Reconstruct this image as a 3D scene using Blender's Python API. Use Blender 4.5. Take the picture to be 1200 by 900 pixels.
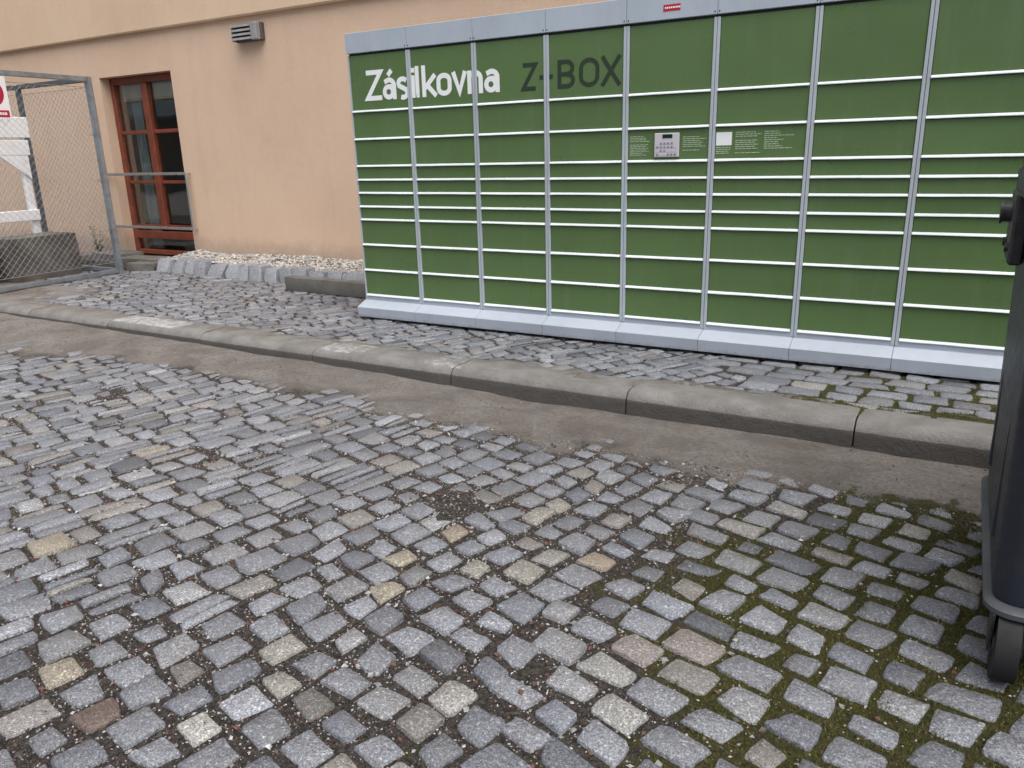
import bpy, bmesh, math, random
import numpy as np
from mathutils import Vector, Matrix, noise
R = math.radians
random.seed(11)
rng = np.random.default_rng(11)
S = bpy.context.scene
for o in list(bpy.data.objects): bpy.data.objects.remove(o)
C = S.collection

# ------------------------------------------------------------------ camera
cd = bpy.data.cameras.new('camera'); cam = bpy.data.objects.new('camera', cd); C.objects.link(cam)
cam.location = (3.742, -4.350, 1.130)
cam.rotation_euler = (R(73.347), R(1.393), R(29.789))
cd.sensor_width = 36; cd.lens = 908.9 / 1200 * 36; cd.clip_start = .05; cd.clip_end = 2000
S.camera = cam
# ------------------------------------------------------------------ sky, sun, exposure (overcast)
SUN_EL, SUN_AZ = 66, 125
w = bpy.data.worlds.new('World'); S.world = w; w.use_nodes = True
nt = w.node_tree; bg = nt.nodes['Background']
sky = nt.nodes.new('ShaderNodeTexSky'); sky.sky_type = 'NISHITA'; sky.sun_disc = False
sky.sun_elevation = R(SUN_EL); sky.sun_rotation = R(SUN_AZ); sky.dust_density = 6; sky.air_density = 1.0; sky.ozone_density = 1
hs = nt.nodes.new('ShaderNodeHueSaturation'); hs.inputs['Saturation'].default_value = .62
nt.links.new(sky.outputs[0], hs.inputs['Color']); nt.links.new(hs.outputs[0], bg.inputs[0])
bg.inputs[1].default_value = .072
sl = bpy.data.lights.new('sun', 'SUN'); sl.energy = 1.5; sl.angle = R(75); sl.color = (.97, .985, 1)
so = bpy.data.objects.new('sun', sl); C.objects.link(so); so.location = (0, -5, 8)
az = R(SUN_AZ); sd = Vector((math.sin(az) * math.cos(R(SUN_EL)), math.cos(az) * math.cos(R(SUN_EL)), math.sin(R(SUN_EL))))
so.rotation_euler = sd.to_track_quat('Z', 'Y').to_euler()
S.view_settings.view_transform = 'Standard'; S.view_settings.look = 'None'
S.view_settings.exposure = 1.0; S.view_settings.gamma = 1

# ------------------------------------------------------------------ helpers
def tag(o, label=None, cat=None, group=None, kind=None):
    for k, v in (('label', label), ('category', cat), ('group', group), ('kind', kind)):
        if v: o[k] = v
    return o
def link(name, me, mat=None, parent=None, loc=None):
    o = bpy.data.objects.new(name, me); C.objects.link(o)
    if mat is not None and me is not None and not me.materials: me.materials.append(mat)
    if parent: o.parent = parent
    if loc: o.location = loc
    return o
def empty(name, loc=(0, 0, 0)):
    o = bpy.data.objects.new(name, None); C.objects.link(o); o.location = loc; o.empty_display_size = .1
    return o
class MB:
    """collects geometry into one mesh"""
    def __init__(s): s.bm = bmesh.new()
    def box(s, x0, x1, y0, y1, z0, z1, bev=0, seg=1):
        b = bmesh.new(); bmesh.ops.create_cube(b, size=1)
        for v in b.verts: v.co = Vector((x0 + (v.co.x + .5) * (x1 - x0), y0 + (v.co.y + .5) * (y1 - y0), z0 + (v.co.z + .5) * (z1 - z0)))
        if bev: bmesh.ops.bevel(b, geom=b.edges[:], offset=bev, segments=seg, affect='EDGES', profile=.5)
        s.merge(b); return s
    def merge(s, b):
        m = bpy.data.meshes.new('t'); b.to_mesh(m); b.free(); s.bm.from_mesh(m); bpy.data.meshes.remove(m)
    def tube(s, a, b, r, n=8, r2=None):
        a = Vector(a); b = Vector(b); d = b - a; bb = bmesh.new()
        bmesh.ops.create_cone(bb, cap_ends=True, segments=n, radius1=r, radius2=r if r2 is None else r2, depth=d.length)
        q = d.to_track_quat('Z', 'Y').to_matrix().to_4x4(); q.translation = (a + b) / 2
        bb.transform(q); s.merge(bb); return s
    def prism(s, pts, axis, a, b):
        """polygon pts (2d) extruded along axis from a to b; pts in the other two axes in order"""
        def P(p, t):
            if axis == 'x': return (t, p[0], p[1])
            if axis == 'y': return (p[0], t, p[1])
            return (p[0], p[1], t)
        A = [s.bm.verts.new(P(p, a)) for p in pts]; B = [s.bm.verts.new(P(p, b)) for p in pts]
        n = len(pts); s.bm.faces.new(A); s.bm.faces.new(B[::-1])
        for i in range(n): s.bm.faces.new((A[i], B[i], B[(i + 1) % n], A[(i + 1) % n]))
        return s
    def build(s, name, mat, parent=None, smooth=False):
        bmesh.ops.recalc_face_normals(s.bm, faces=s.bm.faces[:])
        me = bpy.data.meshes.new(name); s.bm.to_mesh(me); s.bm.free()
        if smooth:
            me.polygons.foreach_set('use_smooth', [True] * len(me.polygons)); 
            me.set_sharp_from_angle(angle=R(40))
        o = link(name, me, mat)
        if parent:
            o.parent = parent
            o.matrix_parent_inverse = Matrix.Translation(parent.location).inverted() if parent.parent is None else (Matrix.Identity(4))
        return o
def sub(mb, name, mat, parent, smooth=False):
    """a sub-part: vertices stay in world space, parent is a part whose own transform is the identity"""
    o = mb.build(name, mat, None, smooth); o.parent = parent
    o.matrix_parent_inverse = WM(parent).inverted(); return o
def WM(o):
    m = o.matrix_basis.copy()
    if o.parent: m = WM(o.parent) @ o.matrix_parent_inverse @ m
    return m

class NT:
    def __init__(s, name):
        s.m = bpy.data.materials.new(name); s.m.use_nodes = True; s.t = s.m.node_tree
        s.p = s.t.nodes['Principled BSDF']; s.geo = s.n('ShaderNodeNewGeometry').outputs['Position']
    def n(s, k, **kw):
        x = s.t.nodes.new(k)
        for a, v in kw.items(): setattr(x, a, v)
        return x
    def set(s, sock, v):
        if hasattr(v, 'is_linked') or hasattr(v, 'links'): s.t.links.new(v, sock)
        else:
            if isinstance(v, tuple) and len(v) == 3 and len(sock.default_value) == 4: v = v + (1,)
            sock.default_value = v
    def noise(s, scale, det=3, rough=.55, vec=None, out='Fac', dist=0):
        x = s.n('ShaderNodeTexNoise'); x.inputs['Scale'].default_value = scale; x.inputs['Detail'].default_value = det
        x.inputs['Roughness'].default_value = rough; x.inputs['Distortion'].default_value = dist
        s.set(x.inputs['Vector'], vec or s.geo); return x.outputs[out]
    def ramp(s, f, a, b, smooth=True):
        x = s.n('ShaderNodeMapRange'); x.interpolation_type = 'SMOOTHSTEP' if smooth else 'LINEAR'
        s.set(x.inputs[0], f); x.inputs[1].default_value = a; x.inputs[2].default_value = b; return x.outputs[0]
    def rng(s, f, a, b, c, d):
        x = s.n('ShaderNodeMapRange'); s.set(x.inputs[0], f)
        for i, v in enumerate((a, b, c, d)): x.inputs[1 + i].default_value = v
        return x.outputs[0]
    def mix(s, f, a, b, mode='MIX'):
        x = s.n('ShaderNodeMix', data_type='RGBA', blend_type=mode)
        s.set(x.inputs[0], f); s.set(x.inputs[6], a); s.set(x.inputs[7], b); return x.outputs[2]
    def math(s, op, a, b=0.0):
        x = s.n('ShaderNodeMath', operation=op); s.set(x.inputs[0], a); s.set(x.inputs[1], b); return x.outputs[0]
    def attr(s, name, out='Color'):
        x = s.n('ShaderNodeAttribute', attribute_name=name); return x.outputs[out]
    def sep(s, v): 
        x = s.n('ShaderNodeSeparateXYZ'); s.set(x.inputs[0], v); return x.outputs
    def bump(s, h, dist, strength=1.0, prev=None):
        x = s.n('ShaderNodeBump'); x.inputs['Strength'].default_value = strength; x.inputs['Distance'].default_value = dist
        s.set(x.inputs['Height'], h)
        if prev: s.set(x.inputs['Normal'], prev)
        return x.outputs[0]
    def out(s, color, rough=.6, normal=None, metal=0.0, spec=.5):
        s.set(s.p.inputs['Base Color'], color); s.set(s.p.inputs['Roughness'], rough)
        s.p.inputs['Metallic'].default_value = metal; s.p.inputs['Specular IOR Level'].default_value = spec
        if normal: s.set(s.p.inputs['Normal'], normal)
        return s.m
def simple(name, col, rough=.5, metal=0.0, var=.12, scale=6, fine=120, bump=.0006, spec=.5, dirt=None, dirtamt=.3):
    n = NT(name); a = tuple(c * (1 - var) for c in col); b = tuple(min(1, c * (1 + var)) for c in col)
    c = n.mix(n.ramp(n.noise(scale, 4), .3, .7), a, b)
    c = n.mix(n.math('MULTIPLY', n.ramp(n.noise(fine, 2), .35, .7), .25), c, a)
    if dirt: c = n.mix(n.math('MULTIPLY', n.ramp(n.noise(scale * 1.7, 6, .7), .5, .75), dirtamt), c, dirt)
    r = n.rng(n.noise(scale * 3, 3), .3, .7, max(.05, rough - .08), min(1, rough + .08))
    return n.out(c, r, n.bump(n.noise(fine, 3), bump) if bump else None, metal, spec)

# ------------------------------------------------------------------ materials
M = {}
def mat_stone(name, fine=1.0):
    n = NT(name); tint = n.attr('tint')
    sp = n.noise(230 * fine, 2, .65); sp2 = n.noise(120 * fine, 4, .75); big = n.noise(14, 4, .6)
    c = n.mix(n.ramp(sp, .38, .62), n.mix(1, tint, (.46, .46, .49), 'MULTIPLY'), tint)
    c = n.mix(n.math('MULTIPLY', n.ramp(sp2, .55, .66), .85), c, n.mix(1, tint, (2.0, 1.98, 1.95), 'MULTIPLY'))
    c = n.mix(n.math('MULTIPLY', n.ramp(sp2, .45, .34), .75), c, n.mix(1, tint, (.33, .33, .36), 'MULTIPLY'))
    c = n.mix(n.math('MULTIPLY', n.ramp(big, .5, .72), .35), c, (.115, .10, .08))
    dust = n.attr('dust', 'Fac')
    dn = n.noise(22, 5, .65)
    c = n.mix(n.ramp(n.math('ADD', dust, n.math('MULTIPLY', n.math('SUBTRACT', dn, .5), 1.1)), .35, .85), c, (.215, .20, .188))
    h1 = n.bump(n.noise(45, 5, .7), .007, .8); h2 = n.bump(n.noise(170, 3, .65), .004, .9, h1)
    return n.out(c, n.rng(sp2, .3, .7, .36, .62), h2, 0, .6)
M['stone'] = mat_stone('granite_setts')
n = NT('road_dirt')
mk = n.sep(n.attr('mask', 'Vector')); f1 = n.noise(60, 5, .7); f2 = n.noise(240, 3, .7); f3 = n.noise(3.2, 6, .7, dist=.5)
c = n.mix(n.ramp(f1, .35, .68), (.032, .027, .023), (.115, .098, .085))
c = n.mix(n.ramp(f2, .58, .72), c, (.26, .25, .235))
dustc = n.mix(n.ramp(f3, .3, .7), (.195, .168, .146), (.350, .320, .290)); dustc = n.mix(n.math('MULTIPLY', n.ramp(f1, .40, .66), .65), dustc, (.155, .135, .118))
c = n.mix(n.ramp(n.math('ADD', mk[1], n.math('MULTIPLY', n.math('SUBTRACT', f1, .5), .8)), .3, .75), c, dustc)
mossc = n.mix(n.ramp(n.noise(90, 4, .7), .3, .7), (.045, .042, .018), (.105, .100, .028))
c = n.mix(n.ramp(n.math('ADD', mk[0], n.math('MULTIPLY', n.math('SUBTRACT', n.noise(13, 6, .7), .5), 2.4)), .45, .75), c, mossc)
M['dirt'] = n.out(c, .9, n.bump(f2, .005, .95, n.bump(f1, .013, .85)), 0, .25)
n = NT('kerb_concrete'); x, y, z = n.sep(n.geo)
f = n.noise(7, 5, .6); c = n.mix(n.ramp(f, .3, .7), (.160, .152, .140), (.235, .224, .208))
c = n.mix(n.math('MULTIPLY', n.ramp(n.noise(180, 3, .6), .5, .7), .4), c, (.12, .115, .11))
wht = n.attr('lime', 'Fac')
c = n.mix(n.ramp(n.math('ADD', wht, n.math('MULTIPLY', n.math('SUBTRACT', n.noise(18, 5, .7), .5), 1.3)), .40, .80), c, (.40, .40, .40))
front_dark = n.math('ADD', n.ramp(z, -.030, -.048), n.math('MULTIPLY', n.math('SUBTRACT', n.noise(9, 5, .7), .5), .5))  # turns darker brown below the rounded top edge, broken by noise
c = n.mix(n.math('MULTIPLY', n.ramp(front_dark, .3, .8), .80), c, (.062, .055, .049))
M['kerb'] = n.out(c, .82, n.bump(n.noise(130, 5, .7), .004, .95, n.bump(n.noise(18, 5, .7), .012, .8)), 0, .35)
def stucco(name, a, b, low=None):
    n = NT(name); x, y, z = n.sep(n.geo)
    c = n.mix(n.ramp(n.noise(1.1, 5, .6), .3, .7), a, b)
    c = n.mix(n.math('MULTIPLY', n.ramp(n.noise(170, 3, .6), .45, .7), .30), c, tuple(v * .72 for v in a))
    c = n.mix(n.math('MULTIPLY', n.ramp(n.noise(3.5, 6, .7, dist=.4), .52, .75), .20), c, (.54, .39, .29))
    st = n.n('ShaderNodeVectorMath', operation='MULTIPLY'); n.set(st.inputs[0], n.geo); st.inputs[1].default_value = (5, 5, .55)
    c = n.mix(n.math('MULTIPLY', n.ramp(n.noise(1, 6, .75, vec=st.outputs[0]), .46, .76), .17), c, (.47, .35, .275))
    c = n.mix(n.math('MULTIPLY', n.ramp(n.noise(26, 5, .75), .45, .72), .22), c, (.80, .62, .47))
    if low is not None:
        d = n.math('ADD', n.ramp(z, low + .40, low), n.math('MULTIPLY', n.math('SUBTRACT', n.noise(6, 5, .7), .5), .9))
        c = n.mix(n.math('MULTIPLY', n.ramp(d, .35, 1.1), .65), c, (.40, .31, .25))
    return n.out(c, .92, n.bump(n.noise(110, 5, .7), .006, .9), 0, .2)
M['wall'] = stucco('peach_stucco', (.72, .515, .370), (.77, .560, .405), .1)
M['upper'] = stucco('upper_stucco', (.74, .54, .375), (.79, .585, .41))
def paint(name, col, rough, flake=.05, veil=.16, dark_below=None):
    n = NT(name)
    c = n.mix(n.ramp(n.noise(1.6, 4, .6), .3, .7), tuple(v * .92 for v in col), tuple(v * 1.07 for v in col))
    rnd = n.n('ShaderNodeObjectInfo').outputs['Random']
    c = n.mix(n.math('MULTIPLY', rnd, .22), c, tuple(v * 1.35 for v in col))
    c = n.mix(n.math('MULTIPLY', n.ramp(n.noise(420, 2, .5), .40, .62), flake * 5), c, tuple(v * .78 for v in col))
    st = n.n('ShaderNodeVectorMath', operation='MULTIPLY'); n.set(st.inputs[0], n.geo); st.inputs[1].default_value = (14, 14, 1.6)
    c = n.mix(n.math('MULTIPLY', n.ramp(n.noise(1, 6, .72, vec=st.outputs[0]), .48, .78), veil), c, (.27, .27, .245))
    c = n.mix(n.math('MULTIPLY', n.ramp(n.noise(9, 6, .75, dist=.6), .56, .76), .14), c, (.13, .125, .10))
    if dark_below:  # blends to a darker brown-grey towards the ground, broken by noise
        x, y, z = n.sep(n.geo); d = n.math('ADD', n.ramp(z, dark_below, 0.0), n.math('MULTIPLY', n.math('SUBTRACT', n.noise(24, 6, .75), .5), 1.2))
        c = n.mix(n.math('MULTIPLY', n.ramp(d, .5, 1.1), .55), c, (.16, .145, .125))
    return n.out(c, n.rng(n.noise(4, 6, .7), .3, .7, rough - .10, rough + .14), n.bump(n.noise(2.5, 3), .02, .10, n.bump(n.noise(500, 2), .0006, .5)), 0, .5)
M['green'] = paint('green_powder_coat', (.096, .164, .057), .33, .08, .12)
M['grey'] = paint('silver_grey_coat', (.42, .465, .50), .42)
M['header'] = paint('header_grey_coat', (.41, .47, .53), .45)
M['lip'] = paint('bright_edge_trim', (.72, .77, .76), .35, .02, .10)
M['plinth'] = paint('plinth_grey_coat', (.42, .46, .52), .45, dark_below=.07)
M['dark'] = simple('dark_gap', (.012, .013, .016), .6, bump=0)
M['letter_white'] = simple('white_vinyl', (.86, .88, .88), .45, var=.02, bump=0)
M['letter_dark'] = simple('dark_green_vinyl', (.022, .038, .020), .5, var=.05, bump=0)
M['mark'] = simple('pale_print', (.46, .56, .40), .5, var=.1, bump=0)
M['pad'] = simple('keypad_plate', (.56, .54, .57), .35, var=.04, bump=0)
M['key'] = simple('keypad_keys', (.26, .24, .30), .4, var=.1, bump=0)
M['screen'] = simple('screen_glass', (.006, .028, .012), .15, bump=0)
M['red'] = simple('red_print', (.50, .018, .045), .4, var=.08, bump=0)
M['galv'] = simple('galvanised_steel', (.30, .335, .37), .42, .55, var=.18, scale=14, fine=90, dirt=(.16, .16, .15))
M['galv_dark'] = simple('weathered_steel', (.13, .145, .16), .5, .4, var=.18, scale=14, dirt=(.1, .09, .08))
M['wire'] = simple('galvanised_wire', (.30, .31, .32), .5, .3, bump=0)
M['wood'] = simple('red_brown_wood', (.205, .050, .025), .42, var=.2, scale=9, fine=60, dirt=(.10, .03, .02))
n = NT('window_glass'); n.p.inputs['IOR'].default_value = 1.8; n.p.inputs['Transmission Weight'].default_value = 1
M['glass'] = n.out((.80, .85, .85), .02, n.bump(n.noise(2.2, 2), .004, .35))
M['room'] = simple('dim_room', (.05, .045, .04), .9, bump=0)
M['curtain'] = simple('grey_curtain', (.50, .52, .52), .9, var=.08)
M['blind'] = simple('beige_blind', (.80, .66, .45), .8)
M['steel'] = simple('stainless_rail', (.50, .49, .48), .35, .7, bump=0)
M['lamp'] = simple('lamp_housing', (.36, .355, .35), .5, .2, var=.15, scale=20, dirt=(.16, .13, .11))
M['lamp_dark'] = simple('lamp_back', (.10, .09, .085), .6)
M['concrete'] = simple('rough_concrete', (.155, .145, .128), .9, var=.22, scale=5, fine=110, bump=.003, dirt=(.09, .075, .06), dirtamt=.55)
M['block'] = simple('stained_concrete', (.115, .105, .092), .9, var=.35, scale=3.2, fine=80, bump=.004, dirt=(.22, .21, .19), dirtamt=.6)
M['white_wood'] = simple('white_painted_wood', (.86, .86, .87), .6, var=.03, scale=7, fine=40, dirt=(.34, .33, .31))
M['brown_wood'] = simple('dark_wet_timber', (.060, .036, .024), .8, var=.4, scale=8, bump=.003)
M['sign'] = simple('white_sign_plate', (.82, .82, .83), .4, var=.03, bump=0)
M['sign_red'] = simple('red_sign_print', (.42, .012, .05), .4, var=.05, bump=0)
M['bin'] = simple('dark_plastic', (.017, .021, .033), .48, var=.18, scale=9, fine=160, bump=.0008, dirt=(.06, .058, .055), dirtamt=.35)
M['bin_trim'] = simple('scuffed_plastic_edge', (.085, .09, .10), .5, var=.2, dirt=(.17, .165, .155))
M['bin_metal'] = simple('dirty_bracket', (.045, .042, .045), .5, .2, var=.25, scale=25, dirt=(.11, .10, .095), dirtamt=.6)
M['rubber'] = simple('black_rubber', (.012, .012, .013), .75, var=.2)
n = NT('pebble'); c = n.attr('tint'); c = n.mix(n.ramp(n.noise(120, 3), .35, .7), n.mix(1, c, (.7, .7, .7), 'MULTIPLY'), c); M['pebble'] = n.out(c, .8, None, 0, .3)
n = NT('moss_leaf'); c = n.attr('tint'); M['moss'] = n.out(c, .8, None, 0, .2)
M['leaf'] = simple('weed_leaf', (.045, .085, .022), .6, var=.3, scale=30, bump=0)

# ------------------------------------------------------------------ ground heights
def sstep(a, b, x):
    t = np.clip((x - a) / (b - a), 0, 1); return t * t * (3 - 2 * t)
def vnoise(x, y, s, seed=0):
    return noise.noise(Vector((x * s + seed * 7.3, y * s - seed * 3.1, seed * 1.7)))
def fbm(x, y, s, seed=0):
    return vnoise(x, y, s, seed) + .5 * vnoise(x, y, s * 2.1, seed + 1) + .25 * vnoise(x, y, s * 4.3, seed + 2)
ROAD = -.09
def road_top(x, y): return ROAD + .010 * vnoise(x, y, .9, 3) - .006 * max(0, -1.6 - y)*0
EX = [-30, -6, -1.93, -.5, 1.1, 2.1, 2.9, 3.5, 8, 30]; EY = [-1.75, -1.75, -1.62, -1.36, -1.42, -1.52, -1.55, -1.55, -1.55, -1.55]
def dust(x, y):
    e = float(np.interp(x, EX, EY)) + .15 * fbm(x, y, 2.2, 5) + .07 * fbm(x, y, 8, 6)
    return float(sstep(-.26, .18, np.float64(y - e)))
def moss(x, y): return float(sstep(2.60, 3.55, np.float64(x + .45 * fbm(x, y, 1.6, 9)))) * (1 - .8 * dust(x, y))
MOUND = [(2.25, -2.17, .20, .017), (1.0, -2.3, .15, .009), (-.2, -1.9, .2, .010)]
def road_dirt(x, y):
    d = dust(x, y)
    z = road_top(x, y) - .0078 + .0030 * fbm(x, y, 5, 11) + d * (.0145 + .008 * fbm(x, y, 3, 13)) + float(np.interp(x, [-6, -3, .3, 2, 6], [.035, .03, .004, -.030, -.030])) * float(sstep(-1.35, -.97, np.float64(y)))
    z += .003 * moss(x, y) * (.4 + vnoise(x, y, 9, 15))
    for mx, my, r, h in MOUND:
        q = ((x - mx) ** 2 + (y - my) ** 2) / (r * r)
        if q < 4: z += h * math.exp(-q * 1.5)
    return z
def pave_top(x, y): return -.004 + .006 * vnoise(x, y, 1.2, 21)
def pdust(x, y):
    a = sstep(-.60, -.74, np.float64(y + .10 * fbm(x, y, 2.5, 23))); b = sstep(-2.2, -3.4, np.float64(x + .5 * fbm(x, y, .9, 24))) * sstep(.35, -.2, np.float64(y + .2 * fbm(x, y, 1.5, 28)))
    return float(np.clip(a + b, 0, 1))
def pmoss(x, y): return .85 * float(sstep(2.7, 3.3, np.float64(x + .3 * fbm(x, y, 2, 25))))
def pave_dirt(x, y): return pave_top(x, y) - .0075 + .0035 * fbm(x, y, 5, 26) + .011 * pdust(x, y)

def sheet(name, xs, ys, zf, maskf, mat):
    V = []; K = []; nx, ny = len(xs), len(ys)
    for y in ys:
        for x in xs:
            V.append((x, y, zf(x, y))); K.append((*maskf(x, y), 0))
    F = [(j * nx + i, j * nx + i + 1, (j + 1) * nx + i + 1, (j + 1) * nx + i) for j in range(ny - 1) for i in range(nx - 1)]
    me = bpy.data.meshes.new(name); me.from_pydata(V, [], F)
    a = me.attributes.new('mask', 'FLOAT_VECTOR', 'POINT'); a.data.foreach_set('vector', np.array(K, 'f').ravel())
    me.polygons.foreach_set('use_smooth', [True] * len(F))
    o = link(name, me, mat); o['kind'] = 'structure'; return o
def axis(*segs):
    out = []
    for a, b, st in segs: out += list(np.arange(a, b - 1e-6, st))
    return out + [segs[-1][1]]
road = sheet('road', axis((-12, -4, .25), (-4, -1, .06), (-1, 4.4, .022), (4.4, 8, .2)), axis((-7, -4.4, .2), (-4.4, -.93, .022)),
             road_dirt, lambda x, y: (moss(x, y), dust(x, y)), M['dirt'])
pavement = sheet('pavement', axis((-12, -5, .25), (-5, 4.4, .045), (4.4, 8, .2)), axis((-.85, 1.62, .045)), pave_dirt, lambda x, y: (pmoss(x, y), pdust(x, y)), M['dirt'])
me = bpy.data.meshes.new('ground'); me.from_pydata([(-400, -400, -.16), (400, -400, -.16), (400, 400, -.16), (-400, 400, -.16)], [], [(0, 1, 2, 3)])
tag(link('ground', me, M['concrete']), kind='structure')

# ------------------------------------------------------------------ setts
cmi = cam.matrix_basis.inverted(); FPX = 908.9
def project(x, y, z):
    q = cmi @ Vector((x, y, z))
    if q.z > -.1: return None
    return 600 + FPX * q.x / -q.z, 450 - FPX * q.y / -q.z, -q.z
TAN = [(1.851, -3.494, 't'), (2.335, -3.462, 'w'), (2.374, -3.224, 't2'), (2.383, -3.108, 't2'), (2.391, -2.857, 't'), (2.39, -2.615, 't'), (2.593, -2.208, 't2'), (2.548, -2.539, 't2'),
       (2.719, -2.486, 't2'), (2.431, -2.417, 'o'), (2.843, -2.308, 'o'), (2.736, -3.378, 't2'), (1.199, -3.129, 't'), (.754, -2.341, 't'), (3.215, -2.991, 'w2'), (2.164, -3.584, 'p'),
       (3.049, -2.859, 'w2'), (2.92, -3.33, 'w2'), (2.62, -2.082, 't2'), (3.304, -2.666, 'p2'), (3.257, -1.70, 'w2'), (3.10, -2.72, 'p2')]
TC = {'t': (.345, .305, .235), 't2': (.315, .300, .260), 'w': (.42, .415, .375), 'o': (.33, .275, .215), 'w2': (.34, .335, .315), 'p': (.155, .112, .092), 'p2': (.29, .258, .235)}
def granite(x, y):
    k = random.random(); v = random.gauss(1, .17); v = min(1.5, max(.62, v))
    if k < .60: c = (.275, .284, .303)
    elif k < .80: c = (.215, .226, .250)
    elif k < .91: c = (.320, .322, .325)
    elif k < .96: c = (.305, .292, .268)
    else: c = (.285, .262, .248)
    return tuple(min(.6, q * v * .89) for q in c)
class Stone: pass
def gen(th, org, urange, vrange, cw, slots, joint, keep, split=0.0, warp=.04, seed=0):
    """courses run along v; u goes across them. Returns stones as 4 warped corners"""
    out = []; ct, st = math.cos(th), math.sin(th)
    def W(u, v):
        x = org[0] + u * st + v * ct; y = org[1] - u * ct + v * st
        return x + warp * vnoise(x, y, .7, 31 + seed) + .4 * warp * vnoise(x, y, 2.2, 34 + seed), y + warp * vnoise(x, y, .7, 32 + seed) + .4 * warp * vnoise(x, y, 2.2, 35 + seed)
    u = urange[0]
    while u < urange[1]:
        du = random.uniform(*cw); v = vrange[0] + random.random() * .15
        while v < vrange[1]:
            cx, cy = W(u + du / 2, v + .06)
            sp = random.random() < (split(cx, cy) if callable(split) else split)
            dv = random.uniform(*slots)
            if sp: dv *= random.uniform(1.2, 1.85)
            if sp: cut = random.uniform(.36, .64); lanes = [(u, u + du * cut), (u + du * cut, u + du)]
            else: lanes = [(u, u + du)]
            for a, b in lanes:
                cx, cy = W((a + b) / 2, v + dv / 2)
                if not keep(cx, cy): continue
                j = joint(cx, cy) * (.72 if sp else 1) * random.uniform(.7, 1.3) / 2
                if random.random() < .08: j *= 1.5
                s = Stone(); q = []
                jit = lambda: random.gauss(0, .0066)
                for (uu, vv) in ((a + j, v + j), (b - j, v + j), (b - j, v + dv - j), (a + j, v + dv - j)):
                    q.append(W(uu + jit(), vv + jit()))
                s.q = q; s.x = sum(p[0] for p in q) / 4; s.y = sum(p[1] for p in q) / 4
                out.append(s)
            v += dv
        u += du
    return out
def stone_mesh(s, top, dustf, V, F, org=(0, 0)):
    """10-gon stone, 50 triangles: skirt, rounded shoulder, uneven top"""
    q = [Vector(p) for p in s.q]; c = Vector((s.x, s.y)); P = []
    for i in range(4):
        a, b, d = q[i - 1], q[i], q[(i + 1) % 4]
        r = random.uniform(.05, .24)
        P.append(b + (a - b) * r * .55 * random.uniform(.6, 1.2)); P.append(b + (d - b) * r * .55 * random.uniform(.6, 1.2))
        if i in (0, 2):
            m = (b + d) / 2; P.append(m + (m - c) * random.uniform(-.06, .10))
    zt = top(s.x, s.y) + s.dz; tx, ty = s.tilt; base = len(V); n = len(P); b2 = .050 * random.uniform(.7, 1.5)
    def Z(p): return zt + tx * (p.x - s.x) + ty * (p.y - s.y)
    for p in P: V.append((p.x + (p.x - c.x) * .03 - org[0], p.y + (p.y - c.y) * .03 - org[1], zt - .075))
    for p in P: V.append((p.x - org[0], p.y - org[1], Z(p) - random.uniform(.0025, .0055)))
    for p in P:
        k = 1 - b2 * random.uniform(1.0, 2.0); w_ = c + (p - c) * k; V.append((w_.x - org[0], w_.y - org[1], Z(w_) + random.gauss(0, .0013)))
    V.append((c.x - org[0], c.y - org[1], zt + .0012 + random.gauss(0, .0016)))
    for i in range(n):
        k = (i + 1) % n
        F.append((base + i, base + k, base + n + k, base + n + i)); F.append((base + n + i, base + n + k, base + 2 * n + k, base + 2 * n + i)); F.append((base + 2 * n + i, base + 2 * n + k, base + 3 * n))
    return 3 * n + 1
def finish(me, V, F, tints, dusts):
    me.from_pydata(V, [], F)
    a = me.attributes.new('tint', 'FLOAT_COLOR', 'POINT'); a.data.foreach_set('color', np.array(tints, 'f').ravel())
    d = me.attributes.new('dust', 'FLOAT', 'POINT'); d.data.foreach_set('value', np.array(dusts, 'f'))
    me.polygons.foreach_set('use_smooth', [True] * len(me.polygons))
    bm = bmesh.new(); bm.from_mesh(me); bmesh.ops.recalc_face_normals(bm, faces=bm.faces[:]); bm.to_mesh(bm and me); bm.free()
def lay(stones, top, dustf, parent, nmax, pick):
    for s in stones:
        s.dz = max(-.0022, random.gauss(.0004, .0026)); s.tilt = (random.gauss(0, .022), random.gauss(0, .022)); s.tint = granite(s.x, s.y); s.score = 0
        pr = project(s.x, s.y, top(s.x, s.y))
        if pr and -40 < pr[0] < 1240 and -20 < pr[1] < 940:
            s.score = 1 / pr[2] ** 2 + 1e-3
            if s.x > 3.9 and s.y > -2.5: s.score *= .01
            if 0 < s.x and s.y > .02: s.score *= .001
    for (tx, ty, k) in pick:
        b = min(stones, key=lambda s: (s.x - tx) ** 2 + (s.y - ty) ** 2); b.tint = TC[k]; b.dz = max(b.dz, .001)
    stones.sort(key=lambda s: -s.score)
    for s in stones[:nmax]:
        V, F = [], []; k = stone_mesh(s, top, dustf, V, F, (s.x, s.y))
        me = bpy.data.meshes.new('cobblestone'); finish(me, V, F, [(*s.tint, 1)] * k, [dustf(s.x, s.y)] * k)
        o = link('cobblestone', me, M['stone'], parent, (s.x, s.y, 0))
    V, F, T, D = [], [], [], []
    for s in stones[nmax:]:
        k = stone_mesh(s, top, dustf, V, F); T += [(*s.tint, 1)] * k; D += [dustf(s.x, s.y)] * k
    if V:
        me = bpy.data.meshes.new('far_cobblestones'); finish(me, V, F, T, D)
        tag(link('far_cobblestones', me, M['stone'], parent), kind='stuff')
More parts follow.
